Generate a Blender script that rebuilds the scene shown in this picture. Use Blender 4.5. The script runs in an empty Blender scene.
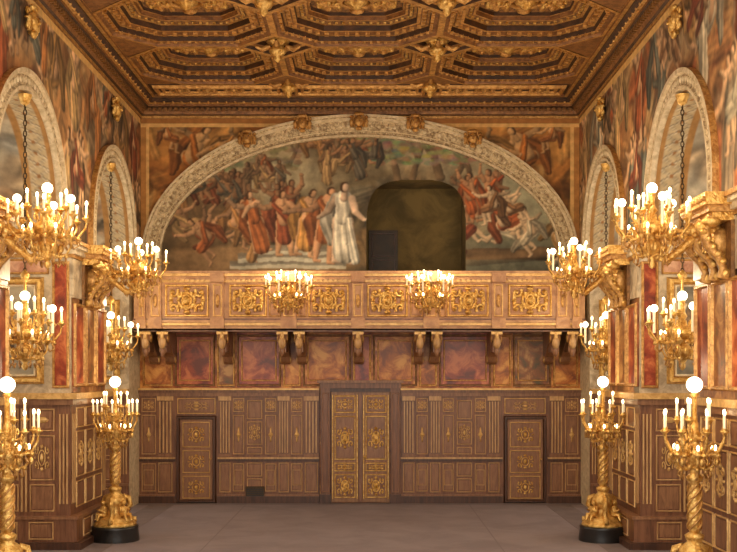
import bpy, math, random
import numpy as np
from mathutils import Matrix, Vector
random.seed(4); rng=np.random.default_rng(11)
sc=bpy.context.scene
try:
    sc.view_settings.view_transform='Standard'
    sc.view_settings.look='None'
except Exception: pass
def lin(c):
    return tuple(((x/255)/12.92 if x/255<=0.04045 else ((x/255+0.055)/1.055)**2.4) for x in c)
# ---------------------------------------------------------------- materials
MATS={}
def mat(name,c1,c2=None,rough=.5,metal=0,scale=4,bump=0,emit=0,stretch=(1,1,1),detail=6,bscale=None,c3=None,kind='noise'):
    m=bpy.data.materials.new(name); m.use_nodes=True; nt=m.node_tree; b=nt.nodes['Principled BSDF']
    b.inputs['Roughness'].default_value=rough; b.inputs['Metallic'].default_value=metal
    tc=nt.nodes.new('ShaderNodeTexCoord'); mp=nt.nodes.new('ShaderNodeMapping'); mp.inputs['Scale'].default_value=stretch
    nt.links.new(tc.outputs['Object'],mp.inputs['Vector'])
    if c2 is None: c2=c1
    n=nt.nodes.new('ShaderNodeTexNoise'); n.inputs['Scale'].default_value=scale; n.inputs['Detail'].default_value=detail
    n.inputs['Roughness'].default_value=.62; n.inputs['Distortion'].default_value=.6
    nt.links.new(mp.outputs[0],n.inputs['Vector'])
    r=nt.nodes.new('ShaderNodeValToRGB'); e=r.color_ramp.elements
    e[0].position=.38; e[0].color=(*lin(c1),1); e[1].position=.62; e[1].color=(*lin(c2),1)
    if c3: 
        x=e.new(.5); x.color=(*lin(c3),1)
    nt.links.new(n.outputs['Fac'],r.inputs['Fac']); nt.links.new(r.outputs['Color'],b.inputs['Base Color'])
    if bump:
        n2=nt.nodes.new('ShaderNodeTexNoise'); n2.inputs['Scale'].default_value=bscale or scale*3; n2.inputs['Detail'].default_value=3
        nt.links.new(mp.outputs[0],n2.inputs['Vector'])
        bp=nt.nodes.new('ShaderNodeBump'); bp.inputs['Strength'].default_value=bump; bp.inputs['Distance'].default_value=.03
        nt.links.new(n2.outputs['Fac'],bp.inputs['Height']); nt.links.new(bp.outputs[0],b.inputs['Normal'])
    if emit:
        b.inputs['Emission Color'].default_value=(*lin(c1),1); b.inputs['Emission Strength'].default_value=emit
    MATS[name]=m; return m
mat('wood',(98,62,42),(132,88,60),rough=.4,scale=3,stretch=(6,6,.6),bump=.1)
mat('wood_dark',(60,36,24),(86,54,36),rough=.4,scale=3,stretch=(6,6,.6))
mat('wood_light',(120,80,54),(150,106,72),rough=.4,scale=4,stretch=(5,5,.8),bump=.1)
mat('wood_strip',(168,126,80),(202,160,106),rough=.4,scale=4,stretch=(5,5,.8))
mat('wood_gilt',(190,146,84),(222,180,112),rough=.36,metal=.25,scale=9,bump=.2)
mat('door_wood',(122,82,50),(152,108,68),rough=.4,scale=3,stretch=(6,6,.6))
mat('tribune_wood',(162,114,74),(196,148,100),rough=.42,scale=4,bump=.3,bscale=20)
mat('tribune_panel',(150,102,64),(186,136,90),rough=.42,scale=5,bump=.3,bscale=20)
mat('gold',(190,138,58),(240,200,120),rough=.34,metal=.6,scale=14,bump=.6,bscale=30)
mat('gold_old',(158,110,54),(210,162,92),rough=.38,metal=.4,scale=12,bump=.5,bscale=25)
mat('gold_dark',(104,70,36),(150,106,56),rough=.45,metal=.3,scale=10,bump=.3)  # darker, duller gold for cornice, dentils, some frames, mask eyes and console backs
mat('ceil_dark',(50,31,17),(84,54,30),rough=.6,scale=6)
mat('ceil_brown',(108,70,38),(154,106,58),rough=.5,metal=.1,scale=8,bump=.4,bscale=30)
mat('ceil_gilt',(160,110,52),(220,168,94),rough=.38,metal=.4,scale=10,bump=.6,bscale=26)
mat('ceil_panel',(70,46,26),(164,116,64),rough=.65,scale=12,bump=.4,bscale=22,detail=3)
mat('stone',(190,168,130),(226,206,168),rough=.7,scale=8,bump=.7,bscale=16)
mat('stone_carved',(140,116,82),(218,196,154),rough=.7,scale=13,bump=1,bscale=22,detail=3)
mat('marble_red',(98,34,24),(196,112,66),rough=.35,scale=2.6,c3=(148,60,36))
mat('marble_ochre',(124,64,24),(220,158,76),rough=.4,scale=2.8,c3=(180,104,38))
mat('marble_green',(84,70,42),(186,140,84),rough=.4,scale=2.8,c3=(134,80,44))
mat('marble_rose',(166,110,84),(218,174,138),rough=.4,scale=4)
mat('marble_grey',(156,138,112),(210,192,160),rough=.4,scale=5)
mat('plaster_olive',(82,68,36),(116,96,54),rough=.9,scale=1.5)
mat('door_dark',(40,28,16),(60,42,24),rough=.6)
mat('carpet',(128,116,118),(140,127,128),rough=.95,scale=1.2,bump=.1,bscale=160)
mat('carpet_edge',(112,99,98),(124,110,108),rough=.9,scale=2)
mat('seam',(121,109,110),rough=.9)
mat('black',(18,16,15),(34,30,28),rough=.35)
mat('iron',(60,44,24),(96,70,34),rough=.45,metal=.6)
mat('candle',(238,222,184),rough=.5,emit=.3)
mat('bulb',(255,226,170),emit=10)
mat('globe',(255,238,204),emit=5)
def vmat():
    m=bpy.data.materials.new('fresco_paint'); m.use_nodes=True; nt=m.node_tree; b=nt.nodes['Principled BSDF']
    a=nt.nodes.new('ShaderNodeAttribute'); a.attribute_name='paint'
    tc=nt.nodes.new('ShaderNodeTexCoord'); n=nt.nodes.new('ShaderNodeTexNoise'); n.inputs['Scale'].default_value=7; n.inputs['Detail'].default_value=8
    nt.links.new(tc.outputs['Object'],n.inputs['Vector'])
    mr=nt.nodes.new('ShaderNodeMapRange'); mr.inputs['From Min'].default_value=.3; mr.inputs['From Max'].default_value=.7
    mr.inputs['To Min'].default_value=.78; mr.inputs['To Max'].default_value=1.2
    nt.links.new(n.outputs['Fac'],mr.inputs['Value'])
    vm=nt.nodes.new('ShaderNodeVectorMath'); vm.operation='SCALE'
    nt.links.new(a.outputs['Color'],vm.inputs[0]); nt.links.new(mr.outputs[0],vm.inputs['Scale'])
    nt.links.new(vm.outputs[0],b.inputs['Base Color']); b.inputs['Roughness'].default_value=.8
    MATS['fresco']=m
vmat()
# ---------------------------------------------------------------- mesh builder
class MB:
    def __init__(s): s.v=[];s.f=[];s.m=[];s.sm=[];s.names=[]
    def mi(s,n):
        if n not in s.names: s.names.append(n)
        return s.names.index(n)
    def add(s,V,F,mt,M=None,smooth=False):
        o=len(s.v)
        if M is not None:
            A=np.array(M); V=np.asarray(V,float)@A[:3,:3].T+A[:3,3]
        s.v.extend([tuple(p) for p in V])
        i=s.mi(mt) if isinstance(mt,str) else None
        for k,f in enumerate(F):
            s.f.append(tuple(a+o for a in f)); s.m.append(i if i is not None else s.mi(mt[k])); s.sm.append(smooth)
    def box(s,x0,x1,y0,y1,z0,z1,mt,M=None):
        x0,x1=sorted((x0,x1));y0,y1=sorted((y0,y1));z0,z1=sorted((z0,z1))
        V=[(x0,y0,z0),(x1,y0,z0),(x1,y1,z0),(x0,y1,z0),(x0,y0,z1),(x1,y0,z1),(x1,y1,z1),(x0,y1,z1)]
        s.add(V,[(0,3,2,1),(4,5,6,7),(0,1,5,4),(1,2,6,5),(2,3,7,6),(3,0,4,7)],mt,M)
    def lathe(s,prof,mt,M=None,n=12,tw=0):
        V=[];F=[]
        for j,(r,z) in enumerate(prof):
            for i in range(n):
                a=2*math.pi*i/n+tw*j; V.append((r*math.cos(a),r*math.sin(a),z))
        for j in range(len(prof)-1):
            for i in range(n):
                F.append((j*n+i,j*n+(i+1)%n,(j+1)*n+(i+1)%n,(j+1)*n+i))
        s.add(V,F,mt,M,True)
    def sphere(s,c,r,mt,M=None,n=8,sc=(1,1,1)):
        k=max(4,n//2+1); V=[];F=[]
        for j in range(k+1):
            t=math.pi*j/k
            for i in range(n):
                a=2*math.pi*i/n
                V.append((c[0]+r*sc[0]*math.sin(t)*math.cos(a),c[1]+r*sc[1]*math.sin(t)*math.sin(a),c[2]+r*sc[2]*math.cos(t)))
        for j in range(k):
            for i in range(n): F.append((j*n+i,(j+1)*n+i,(j+1)*n+(i+1)%n,j*n+(i+1)%n))
        s.add(V,F,mt,M,True)
    def tube(s,P,R,mt,M=None,n=6,closed=False):
        P=[Vector(p) for p in P]; k=len(P)
        if not hasattr(R,'__len__'): R=[R]*k
        V=[];F=[];pa=None
        for j in range(k):
            if closed: t=P[(j+1)%k]-P[j-1]
            else: t=P[min(j+1,k-1)]-P[max(j-1,0)]
            if t.length<1e-9: t=Vector((0,0,1))
            t.normalize(); up=Vector((0,0,1)) if abs(t.z)<.9 else Vector((0,1,0))
            a=t.cross(up).normalized()
            if pa is not None:
                q=pa-t*pa.dot(t)
                if q.length>.2: a=q.normalized()
            pa=a
            b=t.cross(a)
            for i in range(n):
                th=2*math.pi*i/n; V.append(tuple(P[j]+(a*math.cos(th)+b*math.sin(th))*R[j]))
        for j in range(k if closed else k-1):
            j2=(j+1)%k
            for i in range(n): F.append((j*n+i,j*n+(i+1)%n,j2*n+(i+1)%n,j2*n+i))
        s.add(V,F,mt,M,True)
    def sweep(s,pts,prof,mats,closed=False,M=None):
        V=[];F=[];mm=[];n=len(prof)
        for p in pts:
            for a,b in prof: V.append(p(a,b))
        k=len(pts)
        for j in range(k if closed else k-1):
            j2=(j+1)%k
            for i in range(n-1):
                F.append((j*n+i,j*n+i+1,j2*n+i+1,j2*n+i)); mm.append(mats[i%len(mats)])
        s.add(V,F,mm,M)
    def prism(s,poly,x0,x1,mt,M=None):
        n=len(poly); V=[(x0,a,b) for a,b in poly]+[(x1,a,b) for a,b in poly]
        F=[tuple(range(n)),tuple(range(2*n-1,n-1,-1))]+[(i,(i+1)%n,n+(i+1)%n,n+i) for i in range(n)]
        s.add(V,F,mt,M)
    def ring(s,u0,v0,u1,v1,wd,w0,w1,mt,M):
        def c(i,w): return [(u0+i,v0+i,w),(u1-i,v0+i,w),(u1-i,v1-i,w),(u0+i,v1-i,w)]
        V=c(0,w0)+c(wd*.3,w1)+c(wd*.7,w1)+c(wd,w0)
        F=[(k*4+i,k*4+(i+1)%4,(k+1)*4+(i+1)%4,(k+1)*4+i) for k in range(3) for i in range(4)]
        s.add(V,F,mt,M)
    def panel(s,u0,v0,u1,v1,M,w=0,line='wood_gilt',body='wood_light',wd=.026,raise_=.02,inner=True):
        s.ring(u0,v0,u1,v1,wd,w,w+raise_,line,M)
        g=wd*1.8
        if inner and u1-u0>3*g and v1-v0>3*g:
            s.box(u0+g,u1-g,v0+g,v1-g,w,w+raise_*.6,body,M)
    def flutes(s,u0,u1,v0,v1,M,w=0,n=3,mt='wood_strip'):
        d=(u1-u0)/n
        for i in range(n): s.box(u0+i*d+d*.28,u0+(i+1)*d-d*.28,v0,v1,w,w+.025,mt,M)
    def cart(s,cu,cv,W,H,M,w=0,mt='gold',r=None):
        r=r or min(W,H)*.035
        z=w+r*.5
        s.tube([(cu+.2*W*math.cos(t),cv+.26*H*math.sin(t),z) for t in np.linspace(0,2*math.pi,15)[:-1]],r,mt,M,5,True)
        s.sphere((cu,cv,z),1,mt,M,8,(.11*W,.16*H,r*2))
        for sx in(-1,1):
            for sy in(-1,1):
                P=[]
                for t in np.linspace(0,1,9):
                    a=t*math.pi*1.7; q=(1-t*.72)
                    P.append((cu+sx*(.33*W+.13*W*q*math.cos(a+2.6)),cv+sy*(.27*H+.19*H*q*math.sin(a+2.6)),z))
                s.tube(P,[r*(1.2-.5*t) for t in np.linspace(0,1,9)],mt,M,5)
                s.sphere((cu+sx*.34*W,cv+sy*.27*H,z),r*1.5,mt,M,6)
            s.sphere((cu+sx*.40*W,cv,z),1,mt,M,6,(.07*W,.05*H,r*1.5))
        for sy in(-1,1): s.sphere((cu,cv+sy*.38*H,z),1,mt,M,6,(.1*W,.08*H,r*2))
    def obj(s,name,parent=None,coll=None):
        me=bpy.data.meshes.new(name+'_mesh'); me.from_pydata(s.v,[],s.f)
        for n in s.names: me.materials.append(MATS[n])
        me.polygons.foreach_set('material_index',s.m); me.polygons.foreach_set('use_smooth',s.sm); me.update()
        return link(name,me,parent)
def link(name,data,parent=None):
    o=bpy.data.objects.new(name,data); bpy.context.collection.objects.link(o)
    if parent: o.parent=parent
    return o
def frame(o,u,v,w):
    return Matrix(((u[0],v[0],w[0],o[0]),(u[1],v[1],w[1],o[1]),(u[2],v[2],w[2],o[2]),(0,0,0,1)))
# ---------------------------------------------------------------- painter
def vnoise(H,W,cy,cx):
    g=rng.random((cy+2,cx+2)); y=np.linspace(0,cy,H); x=np.linspace(0,cx,W)
    yi=y.astype(int); xi=x.astype(int); fy=(y-yi)[:,None]; fx=(x-xi)[None]
    fy=fy*fy*(3-2*fy); fx=fx*fx*(3-2*fx)
    a=g[np.ix_(yi,xi)];b=g[np.ix_(yi,xi+1)];c=g[np.ix_(yi+1,xi)];d=g[np.ix_(yi+1,xi+1)]
    return (a*(1-fx)+b*fx)*(1-fy)+(c*(1-fx)+d*fx)*fy
def fbm(H,W,c,asp):
    o=0;w=0
    for k in range(4):
        o=o+vnoise(H,W,max(1,int(c*2**k)),max(1,int(c*asp*2**k)))*.5**k; w+=.5**k
    return o/w
class Canvas:
    def __init__(s,u0,u1,v0,v1,res,c1,c2):
        s.u0,s.u1,s.v0,s.v1=u0,u1,v0,v1
        s.W=int((u1-u0)/res)+1; s.H=int((v1-v0)/res)+1
        s.U,s.V=np.meshgrid(np.linspace(u0,u1,s.W),np.linspace(v0,v1,s.H))
        n=np.clip((fbm(s.H,s.W,3,(u1-u0)/(v1-v0))-.3)/.4,0,1)[...,None]
        s.I=np.array(c1,float)*(1-n)+np.array(c2,float)*n; s.res=res
    def win(s,x0,x1,y0,y1):
        i0=int((x0-s.u0)/s.res)-1;i1=int((x1-s.u0)/s.res)+2;j0=int((y0-s.v0)/s.res)-1;j1=int((y1-s.v0)/s.res)+2
        i0=max(i0,0);j0=max(j0,0);i1=min(i1,s.W);j1=min(j1,s.H)
        if i1<=i0 or j1<=j0: return None
        return slice(j0,j1),slice(i0,i1)
    def cap(s,p,q,r0,r1,col,fold=0,alpha=1,soft=1.2):
        R=max(r0,r1)+s.res*2
        w=s.win(min(p[0],q[0])-R,max(p[0],q[0])+R,min(p[1],q[1])-R,max(p[1],q[1])+R)
        if w is None: return
        U=s.U[w]-p[0];V=s.V[w]-p[1];dx,dy=q[0]-p[0],q[1]-p[1];L=math.hypot(dx,dy)+1e-6
        t=np.clip((U*dx+V*dy)/L/L,0,1); ax=(U-t*dx);ay=(V-t*dy);r=r0+(r1-r0)*t
        d=np.hypot(ax,ay); m=np.clip((r-d)/(s.res*soft)+.5,0,1)*alpha
        sx=(-ax*.75+ay*.65)/np.maximum(r,1e-4); sh=.87+.26*sx-.2*(d/np.maximum(r,1e-4))**2
        if fold:
            cr=(U*dy-V*dx)/L/np.maximum(r,1e-4); sh=sh+.14*np.sin(cr*fold+t*3)+.05*np.sin(cr*fold*2.3)
        m=m[...,None]; s.I[w]=s.I[w]*(1-m)+np.clip(np.array(col,float)*sh[...,None],0,255)*m
    def ell(s,x,y,a,b,col,alpha=1,soft=.25):
        w=s.win(x-a*1.4,x+a*1.4,y-b*1.4,y+b*1.4)
        if w is None:return
        d=np.hypot((s.U[w]-x)/a,(s.V[w]-y)/b); m=(np.clip((1-d)/soft+.5,0,1)*alpha)[...,None]
        s.I[w]=s.I[w]*(1-m)+np.array(col,float)*m
    def rect(s,x0,x1,y0,y1,col,alpha=1):
        w=s.win(x0,x1,y0,y1)
        if w is None:return
        s.I[w]=s.I[w]*(1-alpha)+np.array(col,float)*alpha
    def tone(s,col,k):
        s.I=s.I*(1-k)+np.array(col,float)*k
    def warp(s,amp,cell,mott=.3):
        ny=max(1,int((s.v1-s.v0)/cell)); nx=max(1,int((s.u1-s.u0)/cell))
        dx=(vnoise(s.H,s.W,ny,nx)-.5)*2*amp; dy=(vnoise(s.H,s.W,ny,nx)-.5)*2*amp
        dx+=(vnoise(s.H,s.W,ny*3,nx*3)-.5)*amp*.6; dy+=(vnoise(s.H,s.W,ny*3,nx*3)-.5)*amp*.6
        j,i=np.mgrid[0:s.H,0:s.W]
        ii=np.clip((i+dx/s.res).round().astype(int),0,s.W-1); jj=np.clip((j+dy/s.res).round().astype(int),0,s.H-1)
        s.I=s.I[jj,ii]
        K=s.I.copy(); K[1:-1,1:-1]=(s.I[1:-1,1:-1]*2+s.I[:-2,1:-1]+s.I[2:,1:-1]+s.I[1:-1,:-2]+s.I[1:-1,2:])/6
        s.I=K*(1-mott/2+mott*vnoise(s.H,s.W,ny*2,nx*2))[...,None]
    def fig(s,x,y,h,rot=0,robe=(160,70,40),skin=(206,158,116),hair=(80,54,32),drape=.5,a1=-30,a2=60,seat=False,flip=1):
        c,sn=math.cos(math.radians(rot)),math.sin(math.radians(rot))
        def T(a,b):
            a*=flip; return (x+h*(a*c-b*sn),y+h*(a*sn+b*c))
        def C(p,q,r0,r1,col,fold=0): s.cap(T(*p),T(*q),r0*h,r1*h,col,fold)
        dk=tuple(k*.76 for k in skin); rd=tuple(k*.72 for k in robe)
        sh=(.02,.8)
        def arm(side,ang,col):
            a=math.radians(ang); S=(sh[0]+side*.1,sh[1]-.01); E=(S[0]+.17*math.sin(a),S[1]-.17*math.cos(a)); b=a+.6*side
            Hd=(E[0]+.16*math.sin(b),E[1]-.16*math.cos(b)); C(S,E,.05,.04,col);C(E,Hd,.042,.026,col);C(Hd,(Hd[0]+.02,Hd[1]),.026,.02,col)
        if drape>.2:
            C((-.08,.82),(-.2,.5),.06,.1,rd,6); C((-.2,.5),(-.16,.25),.1,.05,rd,6)
        arm(-1,a1,dk)
        if seat: legs=[((-.05,.5),(.2,.54),(.16,.2)),((.05,.48),(.27,.46),(.3,.14))]
        else: legs=[((-.05,.5),(-.08,.26),(-.13,.02)),((.05,.5),(.1,.27),(.07,.0))]
        for a,b,d in legs:
            C(a,b,.085,.058,skin);C(b,d,.06,.03,skin);C(d,(d[0]+.07,d[1]-.01),.028,.02,skin)
        if drape>0:
            if seat:
                C((0,.5),(.24,.48),.11,.1,robe,7)
                if drape>.4: C((.2,.46),(.24,.16),.1,.11,robe,7)
            else:
                low=.5-.45*drape
                C((0,.55),(0,low),.105,.1+.04*drape,robe,8)
        C((0,.54),sh,.088,.105,skin if drape<.75 else robe,0 if drape<.75 else 5)
        if 0<drape<.75: C((-.1,.8),(.09,.52),.035,.06,robe,4)
        C(sh,(.03,.9),.042,.036,skin)
        C((.03,.93),(.035,.955),.052,.054,hair); C((.047,.92),(.052,.945),.04,.043,skin)
        arm(1,a2,skin)
def grid_obj(name,cv,fn,mask=None,parent=None):
    H,W=cv.H,cv.W; X=fn(cv.U,cv.V).reshape(-1,3)
    idx=np.arange(H*W).reshape(H,W); q=np.stack([idx[:-1,:-1],idx[:-1,1:],idx[1:,1:],idx[1:,:-1]],-1)
    uc=(cv.U[:-1,:-1]+cv.U[1:,1:])/2; vc=(cv.V[:-1,:-1]+cv.V[1:,1:])/2
    if mask is not None: q=q[mask(uc,vc)]
    q=q.reshape(-1,4)
    me=bpy.data.meshes.new(name+'_mesh'); me.vertices.add(len(X)); me.vertices.foreach_set('co',X.ravel().astype(np.float32))
    me.loops.add(q.size); me.loops.foreach_set('vertex_index',q.ravel().astype(np.int32))
    me.polygons.add(len(q)); me.polygons.foreach_set('loop_start',(np.arange(len(q))*4).astype(np.int32))
    me.update(calc_edges=True)
    c=np.clip(cv.I.reshape(-1,3),0,255)/255; l=np.where(c<=.04045,c/12.92,((c+.055)/1.055)**2.4)
    at=me.color_attributes.new('paint','FLOAT_COLOR','POINT'); at.data.foreach_set('color',np.hstack([l,np.ones((len(l),1))]).astype(np.float32).ravel())
    me.materials.append(MATS['fresco']); me.validate(); return link(name,me,parent)
ROBES=[(178,96,54),(204,134,72),(164,142,110),(150,108,70),(220,180,118),(130,130,112),(192,146,86),(150,76,48),(224,206,168),(120,92,62)]
def crowd(c,x0,x1,y0,y1,n,h0,h1,robes=ROBES,skin=(204,156,112),tilt=40,dark=1):
    ys=sorted(rng.uniform(y0,y1,n),reverse=True)
    for y in ys:
        k=rng.uniform(.8,1.08)*dark
        c.fig(rng.uniform(x0,x1),y,rng.uniform(h0,h1),rng.uniform(-tilt,tilt),tuple(v*dark for v in robes[rng.integers(len(robes))]),tuple(v*k for v in skin),
          drape=rng.uniform(0,1),a1=rng.uniform(-120,20),a2=rng.uniform(-10,150),seat=rng.random()<.45,flip=rng.choice([-1,1]))
def swirl(c,x0,x1,y0,y1,n,r,cols,dark=1):
    for _ in range(n):
        a,b=rng.uniform(x0,x1),rng.uniform(y0,y1); t=rng.uniform(0,6.28); L_=rng.uniform(1.5,4)*r
        c.cap((a,b),(a+L_*math.cos(t),b+L_*math.sin(t)),r*rng.uniform(.5,1.2),r*rng.uniform(.4,1.2),tuple(v*dark for v in cols[rng.integers(len(cols))]),rng.uniform(4,9),.7,5)
# ---------------------------------------------------------------- dims
EY=2.9; BK=25.0; YE=-17.7; CX=.295
def px(x): return (x-360)/44.0
def pz(y): return EY+(375-y)/44.0
f=MB(); f.box(-7.7,7.7,YE-8,.3,-.2,0,'carpet')
for X in (-2.55,2.45): f.box(X-.01,X+.01,YE-8,-.3,0,.002,'seam')
f.box(-5,5,-.42,-.12,0,.004,'carpet_edge')
for s in(-1,1): f.box(s*4.15,s*4.7,YE,-.42,0,.004,'carpet_edge')
f.obj('floor')
NX0,NX1,NZ1=px(366),px(466),pz(179)
w=MB()
w.box(-7.7,7.7,0,.3,-.2,5.0,'marble_ochre'); w.box(-7.7,NX0,0,.3,5.0,9.9,'plaster_olive'); w.box(NX1,7.7,0,.3,5.0,9.9,'plaster_olive')
w.box(NX0,NX1,0,.3,NZ1,9.9,'plaster_olive')
w.box(NX0-.2,NX0,.3,1.3,4.9,NZ1+.2,'plaster_olive');w.box(NX1,NX1+.2,.3,1.3,4.9,NZ1+.2,'plaster_olive')
w.box(NX0,NX1,.3,1.3,NZ1,NZ1+.2,'plaster_olive');w.box(NX0-.2,NX1+.2,1.3,1.5,4.9,NZ1+.2,'plaster_olive');w.box(NX0,NX1,.3,1.3,4.8,5.0,'plaster_olive')
w.obj('wall_back')
d=MB(); d.box(NX0+.06,NX0+.75,1.24,1.295,5.001,6.35,'door_dark'); M=frame((0,1.24,0),(1,0,0),(0,0,1),(0,-1,0))
d.panel(NX0+.12,5.1,NX0+.69,5.65,M,line='wood_dark',body='door_dark');d.panel(NX0+.12,5.72,NX0+.69,6.28,M,line='wood_dark',body='door_dark');d.obj('door_4')
MBK=frame((0,0,0),(1,0,0),(0,0,1),(0,-1,0))
p=MB()
edges=[142,174,216,236,282,302,352,372,418,438,492,512,552,579]
cols=['marble_ochre','marble_red','marble_green','marble_red','marble_ochre','marble_ochre','marble_red','marble_ochre','marble_ochre','marble_red','marble_ochre','marble_green','marble_ochre']
for i in range(len(edges)-1):
    a,b=px(edges[i])+.02,px(edges[i+1])-.02
    p.box(a,b,2.62,3.86,0,.02,cols[i],MBK); p.ring(a,2.64,b,3.82,.05,.02,.045,'gold_dark' if i%2 else 'gold_old',MBK)
    if b-a>.7: p.ring(a+.1,2.76,b-.1,3.7,.035,.02,.04,'gold_old',MBK)
p.obj('trim_marble_panels')
wb=MB()
wb.box(-5,-.92,0,2.5,.0,.08,'wood',MBK); wb.box(.92,5,0,2.5,.0,.08,'wood',MBK)
def caprail(b,u0,u1,M,w=.08):
    b.box(u0,u1,2.42,2.5,w,w+.05,'wood_light',M); b.box(u0,u1,2.5,2.56,0,w+.1,'wood',M); b.box(u0,u1,2.56,2.6,0,w+.14,'wood_gilt',M)
def midrail(b,u0,u1,M,w=.08):
    b.box(u0,u1,1.0,1.04,w,w+.05,'wood_strip',M);b.box(u0,u1,.94,1.0,w,w+.03,'wood_dark',M)
    b.box(u0,u1,0,.16,w,w+.08,'wood_dark',M); b.box(u0,u1,.16,.2,w,w+.05,'wood_light',M)
def bay(b,u0,u1,M,w=.08,kind=0):
    W=u1-u0
    if kind==0:
        b.panel(u0+.03,1.1,u1-.03,2.0,M,w,'wood_strip'); b.panel(u0+.03,2.06,u1-.03,2.38,M,w,'wood_strip')
        b.cart((u0+u1)/2,2.22,W*.7,.22,M,w+.01,'wood_gilt')
        b.panel(u0+.03,.26,u1-.03,.9,M,w,'wood_strip')
        b.sphere(((u0+u1)/2,1.55,w+.01),1,'wood_gilt',M,6,(.03,.2,.02)); b.sphere(((u0+u1)/2,1.55,w+.01),1,'wood_gilt',M,6,(.06,.06,.03))
        b.ring((u0+u1)/2-.3*W,.4,(u0+u1)/2+.3*W,.76,.02,w+.01,w+.03,'wood_strip',M)
    elif kind==1:
        b.flutes(u0+.02,u1-.02,1.14,2.3,M,w,4); b.box(u0,u1,1.05,1.12,w,w+.035,'wood_light',M); b.box(u0,u1,2.32,2.42,w,w+.035,'wood_strip',M); b.panel(u0+.02,.24,u1-.02,.92,M,w,'wood_strip')
    elif kind==2:
        h=[1.1,1.32,1.9,2.38]
        for i in range(3): b.panel(u0+.03,h[i],u1-.03,h[i+1]-.05,M,w,'wood_strip')
        b.cart((u0+u1)/2,1.6,W*.7,.4,M,w+.02,'wood_gilt'); b.panel(u0+.03,.24,u1-.03,.56,M,w,'wood_strip');b.panel(u0+.03,.6,u1-.03,.92,M,w,'wood_strip')
segL=[(141,158,0),(158,174,1),(219,232,1),(232,246,0),(246,264,2),(264,278,0),(278,290,1),(290,304,0),(304,319,1)]
segR=[(402,415,1),(415,429,0),(429,441,1),(441,455,0),(455,473,2),(473,487,0),(487,500,1),(549,563,1),(563,579,0)]
for a,b,k in segL+segR: bay(wb,px(a),px(b),MBK,kind=k)
for a,b_ in((-5,px(176)),(px(218),-.92),(.92,px(502)),(px(547),5)): midrail(wb,a,b_,MBK)
for a,b_ in((-5,-.92),(.92,5)): caprail(wb,a,b_,MBK)
for a,b_ in((177,217),(503,546)):
    a,b_=px(a),px(b_); wb.panel(a+.02,2.02,b_-.02,2.38,MBK,.08); wb.cart((a+b_)/2,2.2,.6,.22,MBK,.1,'wood_gilt')
wb.obj('trim_wainscot_back')
for n,(a,b_) in enumerate(((177,217),(503,546))):
    d=MB(); a,b_=px(a),px(b_)
    d.ring(a,0,b_,1.98,.09,.08,.16,'wood_dark',MBK); d.box(a+.09,b_-.09,.02,1.9,.081,.1,'wood_light',MBK)
    for v0,v1 in((.1,.62),(.68,1.2),(1.26,1.84)):
        d.panel(a+.14,v0,b_-.14,v1,MBK,.1); d.cart((a+b_)/2,(v0+v1)/2,.42,(v1-v0)*.7,MBK,.11,'gold')
    d.sphere((b_-.13,1.0,.13),.025,'gold',MBK)
    d.obj('door_%d'%(n+2))
d=MB(); c=px(360.5)
for s in(-1,1):
    d.box(c+s*.68,c+s*.9,0,2.62,0.001,.18,'wood',MBK); d.ring(min(c+s*.71,c+s*.87),.25,max(c+s*.71,c+s*.87),2.5,.025,.18,.2,'wood_light',MBK)
    d.box(c+s*.66,c+s*.92,0,.2,.001,.21,'wood_dark',MBK)
d.box(c-.92,c+.92,2.6,2.72,0.001,.22,'wood',MBK); d.box(c-.97,c+.97,2.72,2.78,0.001,.28,'wood_light',MBK); d.box(c-.68,c+.68,2.52,2.6,0.001,.16,'wood_dark',MBK)
for s in(-1,1):
    u0,u1=(c-.66,c-.04) if s<0 else (c+.04,c+.66)
    d.box(u0,u1,.02,2.52,0.001,.11,'door_wood',MBK)
    for v0,v1 in((.12,.66),(.72,.92),(.98,1.98),(2.04,2.44)):
        d.panel(u0+.07,v0,u1-.07,v1,MBK,.11,'gold','wood_light',.03,.03)
        if v1-v0>.5:
            q=min(.6,(v1-v0))
            d.cart((u0+u1)/2,(v0+v1)/2,.42,q*.92,MBK,.128,'gold',.016); d.cart((u0+u1)/2,(v0+v1)/2,.2,q*.5,MBK,.13,'gold',.014)
        else: d.cart((u0+u1)/2,(v0+v1)/2,.4,(v1-v0)*.7,MBK,.128,'gold',.012)
    d.flutes(u0+.01,u0+.055,.1,2.45,MBK,.11,1,'gold'); d.flutes(u1-.055,u1-.01,.1,2.45,MBK,.11,1,'gold')
d.box(c-.035,c+.035,.02,2.52,0.001,.14,'wood',MBK)
d.sphere((c+.1,1.05,.15),.035,'gold',MBK); d.obj('door_1')
v=MB(); a,b_=px(246),px(265); z0,z1=pz(500),pz(486)
v.ring(a,z0,b_,z1,.03,.11,.15,'iron',MBK); v.box(a+.02,b_-.02,z0+.02,z1-.02,.08,.135,'black',MBK)
for i in range(6): v.box(a+.03,b_-.03,z0+.04+i*.045,z0+.055+i*.045,.135,.14,'iron',MBK)
v.obj('vent_grille')
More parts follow.
